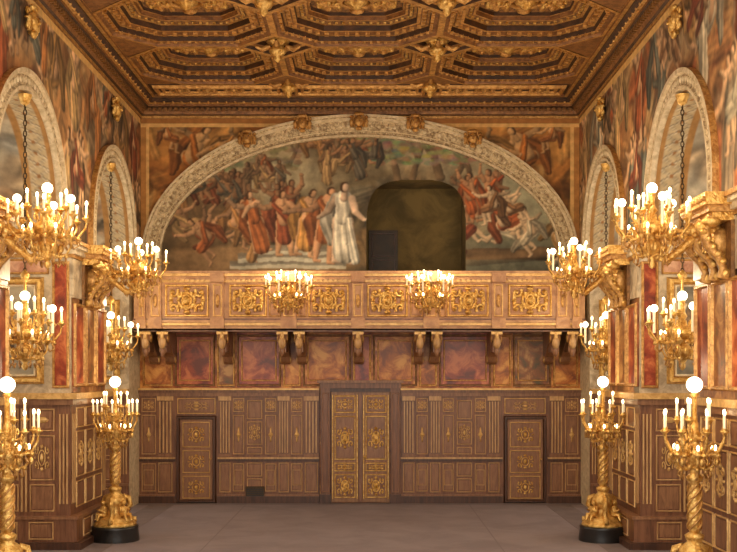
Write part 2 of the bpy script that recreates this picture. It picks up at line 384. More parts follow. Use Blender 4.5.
# ---------------------------------------------------------------- back fresco
cx0=px(360); CZ=pz(255); AO,BO=217/44,139/44; AI,BI=198/44,(255-138)/44
L=Canvas(-4.98,4.98,5.0,8.9,.0165,(84,72,50),(132,112,78))
P=lambda x,y:(px(x),pz(y))
def F(x,y,hpx,**k): L.fig(px(x),pz(y),hpx/44,**k)
LC=[(104,84,56),(134,104,66),(92,80,58),(148,116,74),(120,110,86)]
swirl(L,px(165),px(555),pz(262),pz(140),120,.2,LC)
L.ell(*P(255,172),2.0,.6,(178,164,128),.85,.9); L.ell(*P(520,200),1.4,1.2,(160,156,126),.9,.9)
L.ell(*P(430,150),1.6,.55,(168,152,118),.85,.8); L.ell(*P(345,150),.8,.45,(84,66,44),.7,.8); L.ell(*P(195,225),1.1,.9,(100,78,52),.7,.9)
L.rect(px(465),px(575),5,pz(235),(108,108,88),.7); L.ell(*P(250,262),2.6,.35,(158,124,84),.8)
for i,(a,b) in enumerate(((232,345),(240,342),(250,338))):
    y=268-i*7; L.rect(px(a),px(b),pz(y),pz(y-4),(198,192,168),.85); L.rect(px(a),px(b),pz(y-4),pz(y-7),(118,110,94),.8)
for x,y,x2,y2,r in((398,182,388,142,.09),(412,180,424,140,.08),(440,178,430,138,.1),(452,182,470,150,.08),(474,190,462,150,.07),(290,165,300,140,.05),(215,190,225,160,.05)):
    L.cap(P(x,y),P(x2,y2),r,r*.6,(126,102,72)); L.cap(P(x2,y2),P(x2+14,y2-12),r*.6,.02,(112,92,66)); L.cap(P((x+x2)/2,(y+y2)/2),P(x2-14,y2-4),r*.5,.02,(112,92,66))
for i in range(300):
    a=rng.uniform(340,490);b=rng.uniform(134,164); L.ell(*P(a,b),.12,.05,(rng.uniform(80,170),rng.uniform(84,154),rng.uniform(60,108)),.5)
for i in range(90):
    a=rng.uniform(205,300);b=rng.uniform(146,170); L.ell(*P(a,b),.1,.05,(rng.uniform(80,130),rng.uniform(84,118),rng.uniform(60,84)),.5)
R2=[(180,104,60),(150,86,54),(196,142,84),(140,114,82),(118,108,88),(206,166,110)]
crowd(L,px(178),px(250),pz(228),pz(210),8,1.0,1.2,R2,(196,146,100),30,.88)
crowd(L,px(178),px(232),pz(258),pz(248),5,1.1,1.3,R2,(210,160,114),60,1)
crowd(L,px(310),px(370),pz(182),pz(166),8,.8,.95,R2,(196,144,98),20,.92)
crowd(L,px(236),px(292),pz(198),pz(188),5,.7,.9,R2,(186,144,104),20,.9)
crowd(L,px(276),px(312),pz(236),pz(228),4,1.1,1.3,R2,(206,152,106),12,1)
F(238,260,50,rot=-25,robe=(190,142,88),drape=.8,a1=-90,a2=120,skin=(222,174,130),seat=True)
F(264,252,62,rot=16,robe=(190,112,62),drape=.9,a1=-110,a2=-80,skin=(230,182,136))
F(287,256,66,rot=6,robe=(150,80,50),drape=.5,a1=-80,a2=40,skin=(216,164,118))
F(305,256,68,rot=-4,robe=(212,154,82),drape=.7,a1=-40,a2=50,skin=(220,170,124))
F(324,262,76,rot=-3,robe=(188,112,64),drape=.35,a1=-50,a2=20,skin=(220,164,118))
F(345,262,80,rot=3,robe=(238,226,198),drape=.85,a1=-30,a2=10,skin=(240,204,168))
L.cap(P(349,220),P(356,260),.06,.11,(238,228,202),6)
crowd(L,px(470),px(494),pz(228),pz(210),4,1.0,1.2,[(196,104,54),(170,82,48),(206,138,76)],(212,156,108),15,1)
L.cap(P(470,258),P(555,254),.2,.14,(128,100,68),3)
for x,y,h,r,fl in((480,256,54,45,1),(498,258,58,-30,-1),(514,252,60,20,1),(533,256,58,-55,1),(546,252,46,35,-1),(520,232,46,25,1),(498,228,44,10,-1)):
    F(x,y,h,rot=r,flip=fl,robe=ROBES[rng.integers(len(ROBES))],drape=.3,seat=True,skin=(240,204,158),a1=-70,a2=90)
L.rect(px(468),px(575),5,pz(261),(106,108,90),.5)
L.warp(.028,.42,.24)
o=1-(((L.U-cx0)/(AO+.02))**2+(np.clip(L.V-CZ,0,9)/(BO+.02))**2)
out=(o<0)
S=Canvas(-4.98,4.98,5.0,8.9,.0165,(156,98,44),(206,152,78))
SC=[(184,120,56),(216,160,86),(164,104,50),(222,176,106),(134,86,40)]
for sx in(-1,1):
    a,b=sorted((sx*3.0,sx*4.9)); swirl(S,a,b,6.8,8.7,24,.2,SC)
    S.fig(sx*4.2,7.0,1.75,rot=sx*25,robe=(200,122,56),skin=(234,182,118),drape=.6,a1=-100,a2=90,seat=True,flip=-sx)
    S.fig(sx*3.6,7.75,1.1,rot=sx*60,robe=(218,158,84),skin=(234,182,118),drape=.3,a1=-100,a2=60,flip=-sx)
    S.fig(sx*4.45,7.85,.9,rot=sx*10,robe=(184,114,58),skin=(224,172,110),drape=.4,seat=True,flip=-sx)
S.warp(.05,.4)
for sx in(-1,1):
    a,b=sorted((sx*4.8,sx*4.98)); S.rect(a,b,5,8.9,(176,122,62)); S.rect(*sorted((sx*4.8,sx*4.83)),5,8.9,(222,176,106))
S.rect(-5,5,8.55,8.9,(166,110,54)); S.rect(-5,5,8.55,8.59,(222,176,106))
L.I[out]=S.I[out]
def nich(u,v):
    hw=(NX1-NX0)/2; uc=(NX0+NX1)/2
    q=np.abs((u-uc)/(hw-.01))**3.2+np.clip((v-6.2)/(NZ1-.02-6.2),0,9)**3.2
    return ~((q<1)&(v<NZ1))
grid_obj('lunette_fresco',L,lambda U,V:np.stack([U,np.full_like(U,-.02),V],-1),nich)
ar=MB(); pts=[]; T=np.linspace(0,math.pi,73)
def mk(t):
    def g(a,b):
        k=a/.45; return (cx0+(AI+(AO-AI)*k)*math.cos(t),-.03-b,CZ+(BI+(BO-BI)*k)*math.sin(t))
    return g
pts=[(lambda a,b:(mk(0)(a,b)[0],mk(0)(a,b)[1],5.0))]+[mk(t) for t in T]+[(lambda a,b:(mk(math.pi)(a,b)[0],mk(math.pi)(a,b)[1],5.0))]
ar.sweep(pts,[(0,0),(0,.1),(.05,.1),(.07,.06),(.12,.06),(.13,.09),(.32,.09),(.33,.12),(.38,.12),(.40,.16),(.45,.16),(.45,0)],['stone_carved','stone','stone_carved','stone_carved','stone','stone_carved','stone','stone','stone_carved','stone','stone'])
for i,t in enumerate(np.linspace(.02,math.pi-.02,84)):
    g=mk(t); ar.sphere(g(.225,.09),.05,'stone',None,6,(1,.6,1) if i%2 else (.6,.5,.6))
    ar.sphere(g(.095,.06),.022,'stone',None,5)
ar.obj('trim_lunette_archivolt')
def mask_orn(b,M,mt='gold_old'):
    b.cart(0,0,.58,.46,M,0,mt,.03); b.sphere((0,0,.05),1,mt,M,10,(.12,.16,.08)); b.sphere((0,.19,.05),1,mt,M,8,(.15,.06,.06))
    b.sphere((0,-.03,.13),.03,mt,M,6)
    for s in(-1,1): b.sphere((s*.05,.05,.11),.025,'gold_dark',M,6); b.sphere((s*.2,-.02,.04),1,mt,M,6,(.06,.12,.04))
    b.sphere((0,-.2,.04),1,mt,M,6,(.1,.07,.05))
for X in(248,303,359,415,472):
    b=MB(); dx=(px(X)-cx0)/AO; zz=CZ+BO*math.sqrt(1-dx*dx)-.1; mask_orn(b,frame((px(X),-.2,min(zz,8.62)),(.82,0,0),(0,0,.82),(0,-.82,0)),'gold_old'); b.obj('gilded_mask')
# ---------------------------------------------------------------- side walls
ARC=[22.3,16.8,11.3]; HW=1.6; SP=5.62; PIER=[(23.9,25.0),(18.4,20.7),(12.9,15.2),(7.3,9.7)]
def hanging_light(o,loc,e,r=.05):
    l=bpy.data.lights.new('lamp','POINT'); l.energy=e; l.color=(1,.77,.5); l.shadow_soft_size=r
    q=link('lamp_light',l,o); q.location=loc
for s in(-1,1):
    nm='left' if s<0 else 'right'
    W=MB(); Y=lambda d:d-BK
    for a,b_ in PIER: W.box(s*5,s*7.7,Y(a),Y(b_)-.001,0,9.9,'stone')
    for c in ARC:
        th=np.linspace(0,math.pi,33); arc=[(c+HW*math.cos(t),SP+HW*math.sin(t)) for t in th]
        V=[];Fc=[]
        for d_,z in arc: V+= [(s*5,Y(d_),z),(s*5,Y(d_),9.9),(s*7.5,Y(d_),z)]
        for i in range(len(arc)-1): Fc+=[(3*i,3*i+1,3*i+4,3*i+3),(3*i,3*i+3,3*i+5,3*i+2)]
        W.add(V,Fc,'stone')
        W.box(s*7.5,s*7.7,Y(c-HW),Y(c-.95),0,9.9,'stone');W.box(s*7.5,s*7.7,Y(c+.95),Y(c+HW),0,9.9,'stone')
        W.box(s*7.5,s*7.7,Y(c-.95),Y(c+.95),0,.9,'stone');W.box(s*7.5,s*7.7,Y(c-.95),Y(c+.95),6.9,9.9,'stone')
    wobj=W.obj('wall_'+nm)
    for i,c in enumerate(ARC):
        wn=MB(); Mw=frame((s*7.52,Y(c),0),(0,1,0),(0,0,1),(-s,0,0))
        wn.ring(-.95,.9,.95,6.9,.12,-.05,.04,'wood_light',Mw)
        for k in(-.28,.28): wn.box(k-.03,k+.03,.95,6.85,-.04,.02,'wood_light',Mw)
        for k in range(1,8): wn.box(-.9,.9,.9+k*.75-.02,.9+k*.75+.02,-.04,.02,'wood_light',Mw)
        wn.obj('window_%d'%(i+1+(0 if s<0 else 3)))
    C=Canvas(7.3,25,5.1,8.85,.024,(132,88,54),(192,142,88))
    WC=[(180,118,66),(208,154,94),(146,98,58),(138,120,92),(222,184,126),(164,86,50),(108,74,46),(190,104,58)]
    swirl(C,7.3,25,5.1,8.8,260,.26,WC)
    for c in ARC: C.ell(c,8.3,1.6,.5,(172,154,118),.6,.9)
    for a,b_ in PIER:
        m=(a+b_)/2
        for k in(-1,1):
            C.fig(m+k*1.0,6.9,2.1,rot=-k*14,robe=ROBES[rng.integers(10)],skin=(236,188,138),drape=.7,a1=-100,a2=60,flip=k,seat=True)
            C.fig(m+k*1.9,7.75,1.4,rot=-k*50,robe=ROBES[rng.integers(10)],skin=(236,188,138),drape=.5,a1=-60,a2=120,flip=k)
            C.fig(m+k*.55,5.2,2.0,rot=k*5,robe=ROBES[rng.integers(10)],skin=(230,182,132),drape=.9,a1=-50,a2=30,flip=k)
        C.fig(m,7.0,1.9,rot=4,robe=ROBES[rng.integers(10)],skin=(238,192,142),drape=.6,a1=-120,a2=120)
        C.fig(m,5.7,1.6,rot=-8,robe=ROBES[rng.integers(10)],skin=(238,192,142),drape=.4,a1=-60,a2=90,seat=True)
    for c in ARC: crowd(C,c-1.2,c+1.2,7.6,8.0,5,.9,1.2,ROBES,(232,186,136),50,1)
    C.warp(.05,.5,.3)
    C.rect(7.3,25,8.64,8.72,(218,174,104)); C.rect(7.3,25,5.1,5.16,(200,158,98))
    def am(u,v):
        k=np.ones_like(u,bool)
        for c in ARC: k&=~((np.hypot(u-c,v-SP)<HW+.03)|((np.abs(u-c)<HW+.03)&(v<SP)))
        return k
    grid_obj('spandrel_fresco',C,lambda U,V:np.stack([np.full_like(U,s*4.985),U-BK-.02,V],-1),am,wobj)
    for ci,c in enumerate(ARC[:2]):
        LA=math.pi*HW; st=.5
        K=Canvas(0,LA+2*st,0,2.5,.03,(160,148,124),(206,190,158))
        swirl(K,0,LA+1,.5,2.5,30,.2,[(150,148,134),(204,172,128),(184,138,94),(214,198,166)])
        crowd(K,.3,LA+.7,.7,2.1,14,.8,1.2,ROBES,(228,184,142),180,1.05)
        K.warp(.05,.4)
        K.rect(0,LA+1,0,.5,(190,168,128))
        for q in np.arange(0,LA+1,.2):
            K.cap((q,.08),(q+.2,.42),.014,.014,(226,208,172)); K.cap((q+.2,.08),(q,.42),.014,.014,(226,208,172)); K.ell(q+.1,.25,.03,.03,(156,108,60))
        K.rect(0,LA+1,.46,.5,(166,122,66)); K.rect(0,LA+1,0,.05,(166,122,66))
        def fn(U,V,c=c):
            t=np.clip((U-st)/HW,0,math.pi); r=HW-.012
            z=SP+r*np.sin(t)-np.where(U<st,st-U,0)-np.where(U>LA+st,U-LA-st,0)
            return np.stack([s*(5.0+V),c+r*np.cos(t)-BK,z],-1)
        grid_obj('soffit_fresco',K,fn,None,wobj)
        A=MB(); pts=[]
        def mg(t,z=None):
            return lambda a,b:(s*(4.985-b),c+(HW+a)*math.cos(t)-BK,(SP+(HW+a)*math.sin(t)) if z is None else z)
        pts=[mg(0,5.12)]+[mg(t) for t in np.linspace(0,math.pi,41)]+[mg(math.pi,5.12)]
        A.sweep(pts,[(0,-.02),(0,.08),(.05,.08),(.07,.05),(.22,.05),(.24,.1),(.31,.1),(.31,-.01)],['stone','stone','stone_carved','stone_carved','stone','stone','gold_old'])
        for t in np.linspace(.03,math.pi-.03,40): A.sphere(mg(t)(.145,.05),.05,'stone',None,6,(.5,1,1))
        A.obj('trim_arch_%s_%d'%(nm,ci+1))
        g=MB(); Mg=frame((s*4.93,Y(c),8.3),(0,1,0),(0,0,1),(-s,0,0)); mask_orn(g,Mg,'gold'); g.obj('gilded_mask')
    pw=MB()
    for pi,(a,b_) in enumerate(PIER):
        last=(pi==0); pr=0 if last else .25
        Mf=frame((s*(5-pr),Y(a),0),(0,1,0),(0,0,1),(-s,0,0)); wd=b_-a
        Mj=frame((s*(5-pr),Y(a),0),(s,0,0),(0,0,1),(0,-1,0)); jd=2.5+pr
        if not last:
            pw.box(s*(5-pr),s*5,Y(a),Y(b_),0,2.5,'wood'); pw.box(s*(5-pr),s*5,Y(a),Y(b_),2.5,5.119,'marble_green')
        pw.box(-.0,jd,0,2.5,0.001,.06,'wood',Mj)
        if not last:
            pw.box(-.2,wd+.02,0,.12,0,.22,'wood_dark',Mf); pw.box(-.12,wd,.12,.5,0,.12,'wood',Mf); pw.box(-.15,wd+.02,.5,.55,0,.15,'wood_light',Mf)
            pw.flutes(.02,.2,.75,2.25,Mf,0,3); pw.flutes(wd-.2,wd-.02,.75,2.25,Mf,0,3)
            n=3; ww=(wd-.5)/n
            for k in range(n):
                u=.25+k*ww; pw.panel(u+.03,.65,u+ww-.03,1.1,Mf); pw.panel(u+.03,1.16,u+ww-.03,1.95,Mf);pw.cart(u+ww/2,1.55,ww*.6,.5,Mf,.01,'wood_gilt'); pw.panel(u+.03,2.0,u+ww-.03,2.35,Mf)
                pw.panel(u+.03,.16,u+ww-.03,.46,Mf,.12,'wood_strip')
            pw.box(-.12,wd+.03,2.4,2.5,0,.06,'wood_light',Mf); pw.box(-.2,wd+.05,2.5,2.6,0,.14,'wood_gilt',Mf)
            for k,mt in enumerate(('marble_red','marble_green','marble_red')):
                u=.06+k*(wd-.12)/3; e=u+(wd-.12)/3-.04; pw.box(u,e,2.72,4.1,0,.02,mt,Mf); pw.ring(u,2.7,e,4.12,.06,.02,.06,'gold_old',Mf)
            pw.box(0,wd,4.2,4.85,0,.03,'marble_grey',Mf)
        pw.box(0,jd,0,.12,.06,.2,'wood_dark',Mj); pw.box(0,jd,.12,.5,.06,.12,'wood',Mj); pw.box(0,jd,.5,.55,.06,.15,'wood_light',Mj)
        pw.flutes(.02,.2,.75,2.25,Mj,.06,3)
        u=.24
        while u<jd-.45:
            ww=.46; pw.panel(u+.02,.62,u+ww-.02,1.08,Mj,.06,'wood_strip'); pw.panel(u+.02,1.14,u+ww-.02,1.9,Mj,.06,'wood_strip'); pw.panel(u+.02,1.96,u+ww-.02,2.34,Mj,.06,'wood_strip')
            pw.panel(u+.02,.16,u+ww-.02,.46,Mj,.12,'wood_strip')
            pw.cart(u+ww/2,1.52,.28,.5,Mj,.08,'wood_gilt'); pw.sphere((u+ww/2,2.15,.07),1,'wood_gilt',Mj,6,(.12,.06,.02))
            u+=ww
            pw.flutes(u,u+.14,.62,2.34,Mj,.06,2); u+=.14
        pw.box(0,jd,2.4,2.5,0,.12,'wood_light',Mj); pw.box(0,jd,2.5,2.6,0,.2,'wood_gilt',Mj)
        pw.box(0,jd,2.6,5.0,0.001,.03,'marble_grey',Mj)
        if not last:
            pw.box(.03,.3,2.7,4.75,.03,.05,'marble_red',Mj); pw.ring(.02,2.68,.31,4.8,.05,.05,.08,'gold_old',Mj)
        pw.box(.36,jd,4.6,4.82,.03,.05,'marble_rose',Mj); pw.ring(.36,4.58,jd,4.84,.04,.05,.08,'gold_old',Mj)
        for z0,z1,e in((4.86,4.92,.05),(4.92,5.0,.1),(5.0,5.06,.16),(5.06,5.12,.2)):
            mt='gold_old' if z0 in(4.86,5.06) else 'stone'
            if not last: pw.box(-e,wd,z0,z1,0,e,mt,Mf)
            pw.box(0,jd,z0,z1,0.001,e,mt,Mj)
        if pi<3:
            fp=MB(); u0=pr+.22;u1=u0+.98
            fp.box(u0,u1,2.78,4.5,.03,.08,'gold_old',Mj); fp.ring(u0-.03,2.75,u1+.03,4.53,.13,.06,.15,'gold',Mj); fp.ring(u0+.09,2.87,u1-.09,4.41,.05,.08,.12,'stone',Mj)
            pic=fp.obj('framed_painting')
            K=Canvas(0,.72,0,1.46,.02,(120,112,94),(184,166,134)); crowd(K,.15,.55,.1,.5,6,.5,.9,ROBES,(220,178,132),30,1)
            def fj(U,V):
                X=np.stack([U+u0+.13,V+2.91,np.full_like(U,.09)],-1); A_=np.array(Mj); return X@A_[:3,:3].T+A_[:3,3]
            grid_obj('painting_canvas',K,fj,None,pic)
    pw.obj('trim_pier_panelling_'+nm)
    for pi in(1,2,3):
        a,b_=PIER[pi]; m=(a+b_)/2-.15; g=MB(); Mc=frame((s*4.75,Y(m),0),(0,1,0),(0,0,1),(-s,0,0))
        g.box(-.55,.55,4.98,5.13,0,.42,'gold',Mc); g.box(-.48,.48,4.9,4.98,0,.36,'gold_old',Mc); g.box(-.42,.42,4.8,4.9,0,.3,'gold',Mc)
        for k in range(9): g.sphere((-.5+k*.125,5.05,.43),.035,'gold_old',Mc,6)
        for u in(-.36,0,.36):
            P_=[(u,4.85,.3),(u,4.7,.38),(u,4.5,.34),(u,4.35,.2),(u,4.22,.14),(u,4.12,.18),(u,4.1,.1),(u,4.17,.06)]
            g.tube(P_,[.06,.075,.065,.055,.05,.05,.04,.03],'gold_old',Mc,7); g.sphere((u,4.72,.4),.08,'gold',Mc,8); g.sphere((u,4.15,.12),.07,'gold',Mc,8)
            g.sphere((u,4.78,.3),1,'gold',Mc,8,(.16,.07,.12))
            for q in range(5):
                for e in(-1,1): g.sphere((u+e*.05,4.66-q*.09,.4-q*.06),1,'gold',Mc,6,(.06-.006*q,.045,.045))
        for u in(-.18,.18):
            g.sphere((u,4.55,.14),1,'gold_old',Mc,8,(.12,.22,.14)); g.sphere((u,4.42,.14),1,'gold',Mc,8,(.08,.1,.14)); g.sphere((u,4.7,.2),1,'gold',Mc,8,(.07,.09,.1))
            for q in(-1,1): g.tube([(u+q*.05,4.6,.2),(u+q*.1,4.5,.3),(u+q*.03,4.42,.32)],[.035,.03,.02],'gold',Mc,5)
        g.box(-.46,.46,4.1,4.8,0.031,.08,'gold_dark',Mc)
        g.obj('gilded_console')
# ---------------------------------------------------------------- cornice + ceiling
co=MB()
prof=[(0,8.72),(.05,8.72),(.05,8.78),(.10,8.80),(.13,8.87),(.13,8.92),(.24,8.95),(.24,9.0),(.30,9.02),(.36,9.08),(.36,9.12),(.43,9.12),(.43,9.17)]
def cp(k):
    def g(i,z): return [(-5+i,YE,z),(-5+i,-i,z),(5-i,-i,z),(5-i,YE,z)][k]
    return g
co.sweep([cp(k) for k in range(4)],prof,['gold_dark','gold_old','ceil_dark','ceil_brown','gold_dark','ceil_dark','ceil_brown','gold_old','ceil_dark','ceil_dark','gold_old','ceil_brown'])
for X in np.arange(-4.75,4.8,.12): co.box(X-.035,X+.035,-.2,-.13,8.86,8.93,'gold_dark')
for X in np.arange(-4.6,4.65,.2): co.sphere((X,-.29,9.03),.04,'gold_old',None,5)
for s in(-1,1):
    for y in np.arange(YE+.1,-.25,.12): co.box(s*4.87,s*4.80,y-.035,y+.035,8.86,8.93,'gold_dark')
    for y in np.arange(YE+.1,-.4,.25): co.sphere((s*4.71,y,9.03),.04,'gold_old',None,5)
co.obj('trim_cornice')
ce=MB(); ZC=9.17
PX,PY=3.05,2.7; rows=[22.4-PY*k for k in range(6)]; CUT=.72
def octa(a,b,c,i,z):
    a-=i;b-=i;c-=i*.586
    return [(a-c,-b,z),(a,-b+c,z),(a,b-c,z),(a-c,b,z),(-a+c,b,z),(-a,b-c,z),(-a,-b+c,z),(-a+c,-b,z)]
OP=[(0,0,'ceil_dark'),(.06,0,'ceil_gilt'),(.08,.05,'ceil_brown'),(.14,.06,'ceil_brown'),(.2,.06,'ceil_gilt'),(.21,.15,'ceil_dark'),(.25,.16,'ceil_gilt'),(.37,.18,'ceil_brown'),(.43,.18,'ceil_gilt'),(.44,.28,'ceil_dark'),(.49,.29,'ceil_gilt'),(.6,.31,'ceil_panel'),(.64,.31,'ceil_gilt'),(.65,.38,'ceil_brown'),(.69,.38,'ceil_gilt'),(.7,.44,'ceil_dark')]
def nest(b,ringfn,prof,cx,cy,capmat):
    V=[];Fc=[];mm=[];n=len(ringfn(0,0))
    for i,z,m in prof: V+=[(x+cx,y+cy,zz) for x,y,zz in ringfn(i,ZC+z)]
    for j in range(len(prof)-1):
        for k in range(n): Fc.append((j*n+k,j*n+(k+1)%n,(j+1)*n+(k+1)%n,(j+1)*n+k)); mm.append(prof[j+1][2])
    Fc.append(tuple((len(prof)-1)*n+k for k in range(n))); mm.append(capmat)
    b.add(V,Fc,mm)
def beads(b,ring,cx,cy,step,size,mt):
    n=len(ring)
    for k in range(n):
        p=Vector(ring[k]);q=Vector(ring[(k+1)%n]);L_=(q-p).length;m=max(1,int(L_/step))
        for j in range(m):
            r=p.lerp(q,(j+.5)/m); b.box(cx+r.x-size,cx+r.x+size,cy+r.y-size,cy+r.y+size,r.z-size*1.2,r.z+size*.5,mt)
for d_ in rows:
    for k in(-1,0,1):
        X=k*PX; Yc=d_-BK
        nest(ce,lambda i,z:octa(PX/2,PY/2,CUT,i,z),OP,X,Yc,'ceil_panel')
        beads(ce,octa(PX/2,PY/2,CUT,.17,ZC+.06),X,Yc,.13,.028,'ceil_gilt'); beads(ce,octa(PX/2,PY/2,CUT,.31,ZC+.17),X,Yc,.18,.04,'ceil_gilt')
        beads(ce,octa(PX/2,PY/2,CUT,.54,ZC+.3),X,Yc,.12,.025,'gold')
        Mo=frame((X,Yc,ZC+.44),(1,0,0),(0,1,0),(0,0,-1)); ce.cart(0,0,1.5,1.1,Mo,0,'ceil_gilt',.05)
        ce.cart(-.5,0,.5,.8,Mo,0,'gold',.04); ce.cart(.5,0,.5,.8,Mo,0,'gold',.04); ce.lathe([(0,-.02),(.2,0),(.22,.05),(.12,.1),(.06,.16),(0,.18)],'gold',Mo,10)
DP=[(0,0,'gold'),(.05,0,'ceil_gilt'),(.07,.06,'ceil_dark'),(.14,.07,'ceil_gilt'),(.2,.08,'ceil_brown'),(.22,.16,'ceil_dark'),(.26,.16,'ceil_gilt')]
ys=[d_+PY/2-BK for d_ in rows]+[rows[-1]-PY/2-BK]
for j,y in enumerate(ys):
    for xk in(-1.5,-.5,.5,1.5):
        X=xk*PX; edge=(abs(xk)>1 or j in(0,len(ys)-1))
        if not edge:
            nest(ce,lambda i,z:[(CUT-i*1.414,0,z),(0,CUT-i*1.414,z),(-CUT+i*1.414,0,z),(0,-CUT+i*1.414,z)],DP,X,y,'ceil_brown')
        else:
            sx=0 if abs(xk)<1 else (1 if xk<0 else -1); P4=[(CUT,0),(0,CUT),(-CUT,0),(0,-CUT)]
            x0=X-CUT if sx<=0 else X; x1=X+CUT if sx>=0 else X; y0=y-CUT if j!=len(ys)-1 else y; y1=y+CUT if j!=0 else y
            pts4=[(min(max(X+a,x0),x1),min(max(y+b_,y0),y1),ZC+.01) for a,b_ in P4]
            if len(set(pts4))>=3: ce.add(pts4,[(0,1,2,3)],'ceil_brown')
        if abs(xk)<1:
            Mp=Matrix.Translation((X,y,ZC+.14)); ce.lathe([(.2,0),(.22,-.05),(.15,-.08),(.11,-.12),(.15,-.17),(.17,-.22),(.13,-.28),(.06,-.32),(.08,-.36),(.04,-.41),(.0,-.44)],'gold',Mp,10)
            for q in range(4):
                a=q*math.pi/2; ce.tube([(X+.15*math.cos(a),y+.15*math.sin(a),ZC+.02),(X+.3*math.cos(a),y+.3*math.sin(a),ZC-.04),(X+.42*math.cos(a),y+.42*math.sin(a),ZC+.02)],[.05,.055,.03],'ceil_gilt',None,6)
yb=rows[0]+PY/2-BK
ce.box(-5,5,yb,-.3,ZC,ZC+.05,'ceil_dark')
for X in(-3.05,0,3.05):
    Mo=frame((X,0,ZC),(1,0,0),(0,1,0),(0,0,-1)); ce.ring(-1.45,yb+.06,1.45,-.5,.09,0,.06,'ceil_gilt',Mo); ce.ring(-1.3,yb+.2,1.3,-.62,.07,0,.04,'ceil_gilt',Mo)
    for q in(-.9,-.3,.3,.9): ce.cart(q,(yb-.42)/2,.5,.26,Mo,.01,'gold_old',.025)
for s in(-1,1): ce.box(s*4.57,s*5,YE,yb,ZC+.002,ZC+.05,'ceil_gilt')
ce.box(-5,5,YE,rows[-1]-PY/2-BK,ZC,ZC+.05,'ceil_brown')
ce.box(-7.7,7.7,YE,.3,9.9,10.1,'ceil_dark')
ce.obj('ceiling')
# ---------------------------------------------------------------- balcony
B=MB(); YB=-1.2
Mb=frame((0,YB,0),(1,0,0),(0,0,1),(0,-1,0)); bw=4.88
B.box(-bw,bw,3.87,4.0,-1.2+.03,0,'tribune_wood',Mb)
for z0,z1,e,m in((3.84,3.9,.0,'wood'),(3.9,3.97,.05,'tribune_wood'),(3.97,4.03,.1,'wood_gilt'),(4.03,4.08,.14,'tribune_wood'),(4.08,4.12,.06,'wood'),
                 (4.9,4.96,.04,'wood_gilt'),(4.96,5.03,.08,'tribune_wood'),(5.03,5.09,.13,'wood_gilt'),(5.09,5.14,.16,'tribune_wood')):
    B.box(-bw,bw,z0,z1,-.15,e,m,Mb)
B.box(-bw,bw,4.0,5.1,-.15,0,'tribune_wood',Mb)
s47=1100/23.8; bx=lambda x:CX+(x-373)/s47
pil=[(138,146),(150,162),(212,224),(282,296),(352,364),(424,438),(492,504),(556,568),(572,580)]
for a,c in pil:
    a,c=bx(a),bx(c); B.box(a,c,4.1,4.92,0,.08,'tribune_wood',Mb); B.ring(a+.03,4.16,c-.03,4.86,.035,.08,.1,'wood_gilt',Mb); B.box(a-.02,c+.02,3.9,4.12,0,.16,'tribune_wood',Mb); B.box(a-.02,c+.02,4.9,5.1,0,.2,'tribune_wood',Mb)
    B.sphere(((a+c)/2,4.5,.09),1,'gold_old',Mb,8,(.05,.16,.03))
for a,c in((165,209),(229,267),(308,349),(367,408),(447,489),(508,552)):
    a,c=bx(a),bx(c); B.panel(a,4.16,c,4.86,Mb,0,'gold','tribune_panel',.05,.035)
    B.cart((a+c)/2,4.51,(c-a)*.92,.66,Mb,.02,'gold',.036); B.cart((a+c)/2,4.51,(c-a)*.5,.5,Mb,.03,'gold',.03)
    for q in(-1,1): B.sphere(((a+c)/2+q*(c-a)*.36,4.51,.02),1,'gold',Mb,8,(.05,.2,.03))
for a,c in((269,281),(297,307),(410,423),(439,446)):
    a,c=bx(a),bx(c); B.panel(a,4.16,c,4.86,Mb,0,'gold_old','tribune_panel',.03,.03); B.sphere(((a+c)/2,4.5,.01),1,'gold_old',Mb,8,(.05,.2,.03))
for X in np.arange(-4.8,4.85,.11): B.box(X-.03,X+.03,4.91,4.96,0,.08,'wood_gilt',Mb)
tb=B.obj('tribune_balcony')
for X in(145,162,222,282,299,358,420,437,497,556,573):
    k=MB(); X0=bx(X); wd=.1
    poly=[(-.05,3.869),(-1.12,3.869),(-1.14,3.78),(-1.1,3.66),(-.98,3.6),(-.84,3.6),(-.7,3.55),(-.5,3.42),(-.3,3.3),(-.24,3.2),(-.14,3.14),(-.05,3.16)]
    k.prism(poly,X0-wd,X0+wd,'wood_light'); 
    k.tube([(X0,-1.16,3.83),(X0,-1.19,3.74),(X0,-1.12,3.6),(X0,-.98,3.55),(X0,-.82,3.56)],[.04,.05,.05,.04,.03],'wood_gilt',None,6)
    for q in(-1,1): k.sphere((X0+q*wd,-1.02,3.7),1,'gold_old',None,8,(.03,.1,.1)); k.sphere((X0+q*wd,-.16,3.25),1,'wood_gilt',None,8,(.03,.08,.08))
    k.box(X0-.12,X0+.12,-1.2,-1.1,3.78,3.86,'wood_gilt'); k.sphere((X0,-1.16,3.6),1,'wood_strip',None,8,(.09,.08,.14)); k.sphere((X0,-1.1,3.42),1,'wood_light',None,8,(.06,.06,.13))
    k.box(X0-.08,X0+.08,-1.1,-.6,3.4,3.62,'wood_light')
    k.obj('bracket',tb)
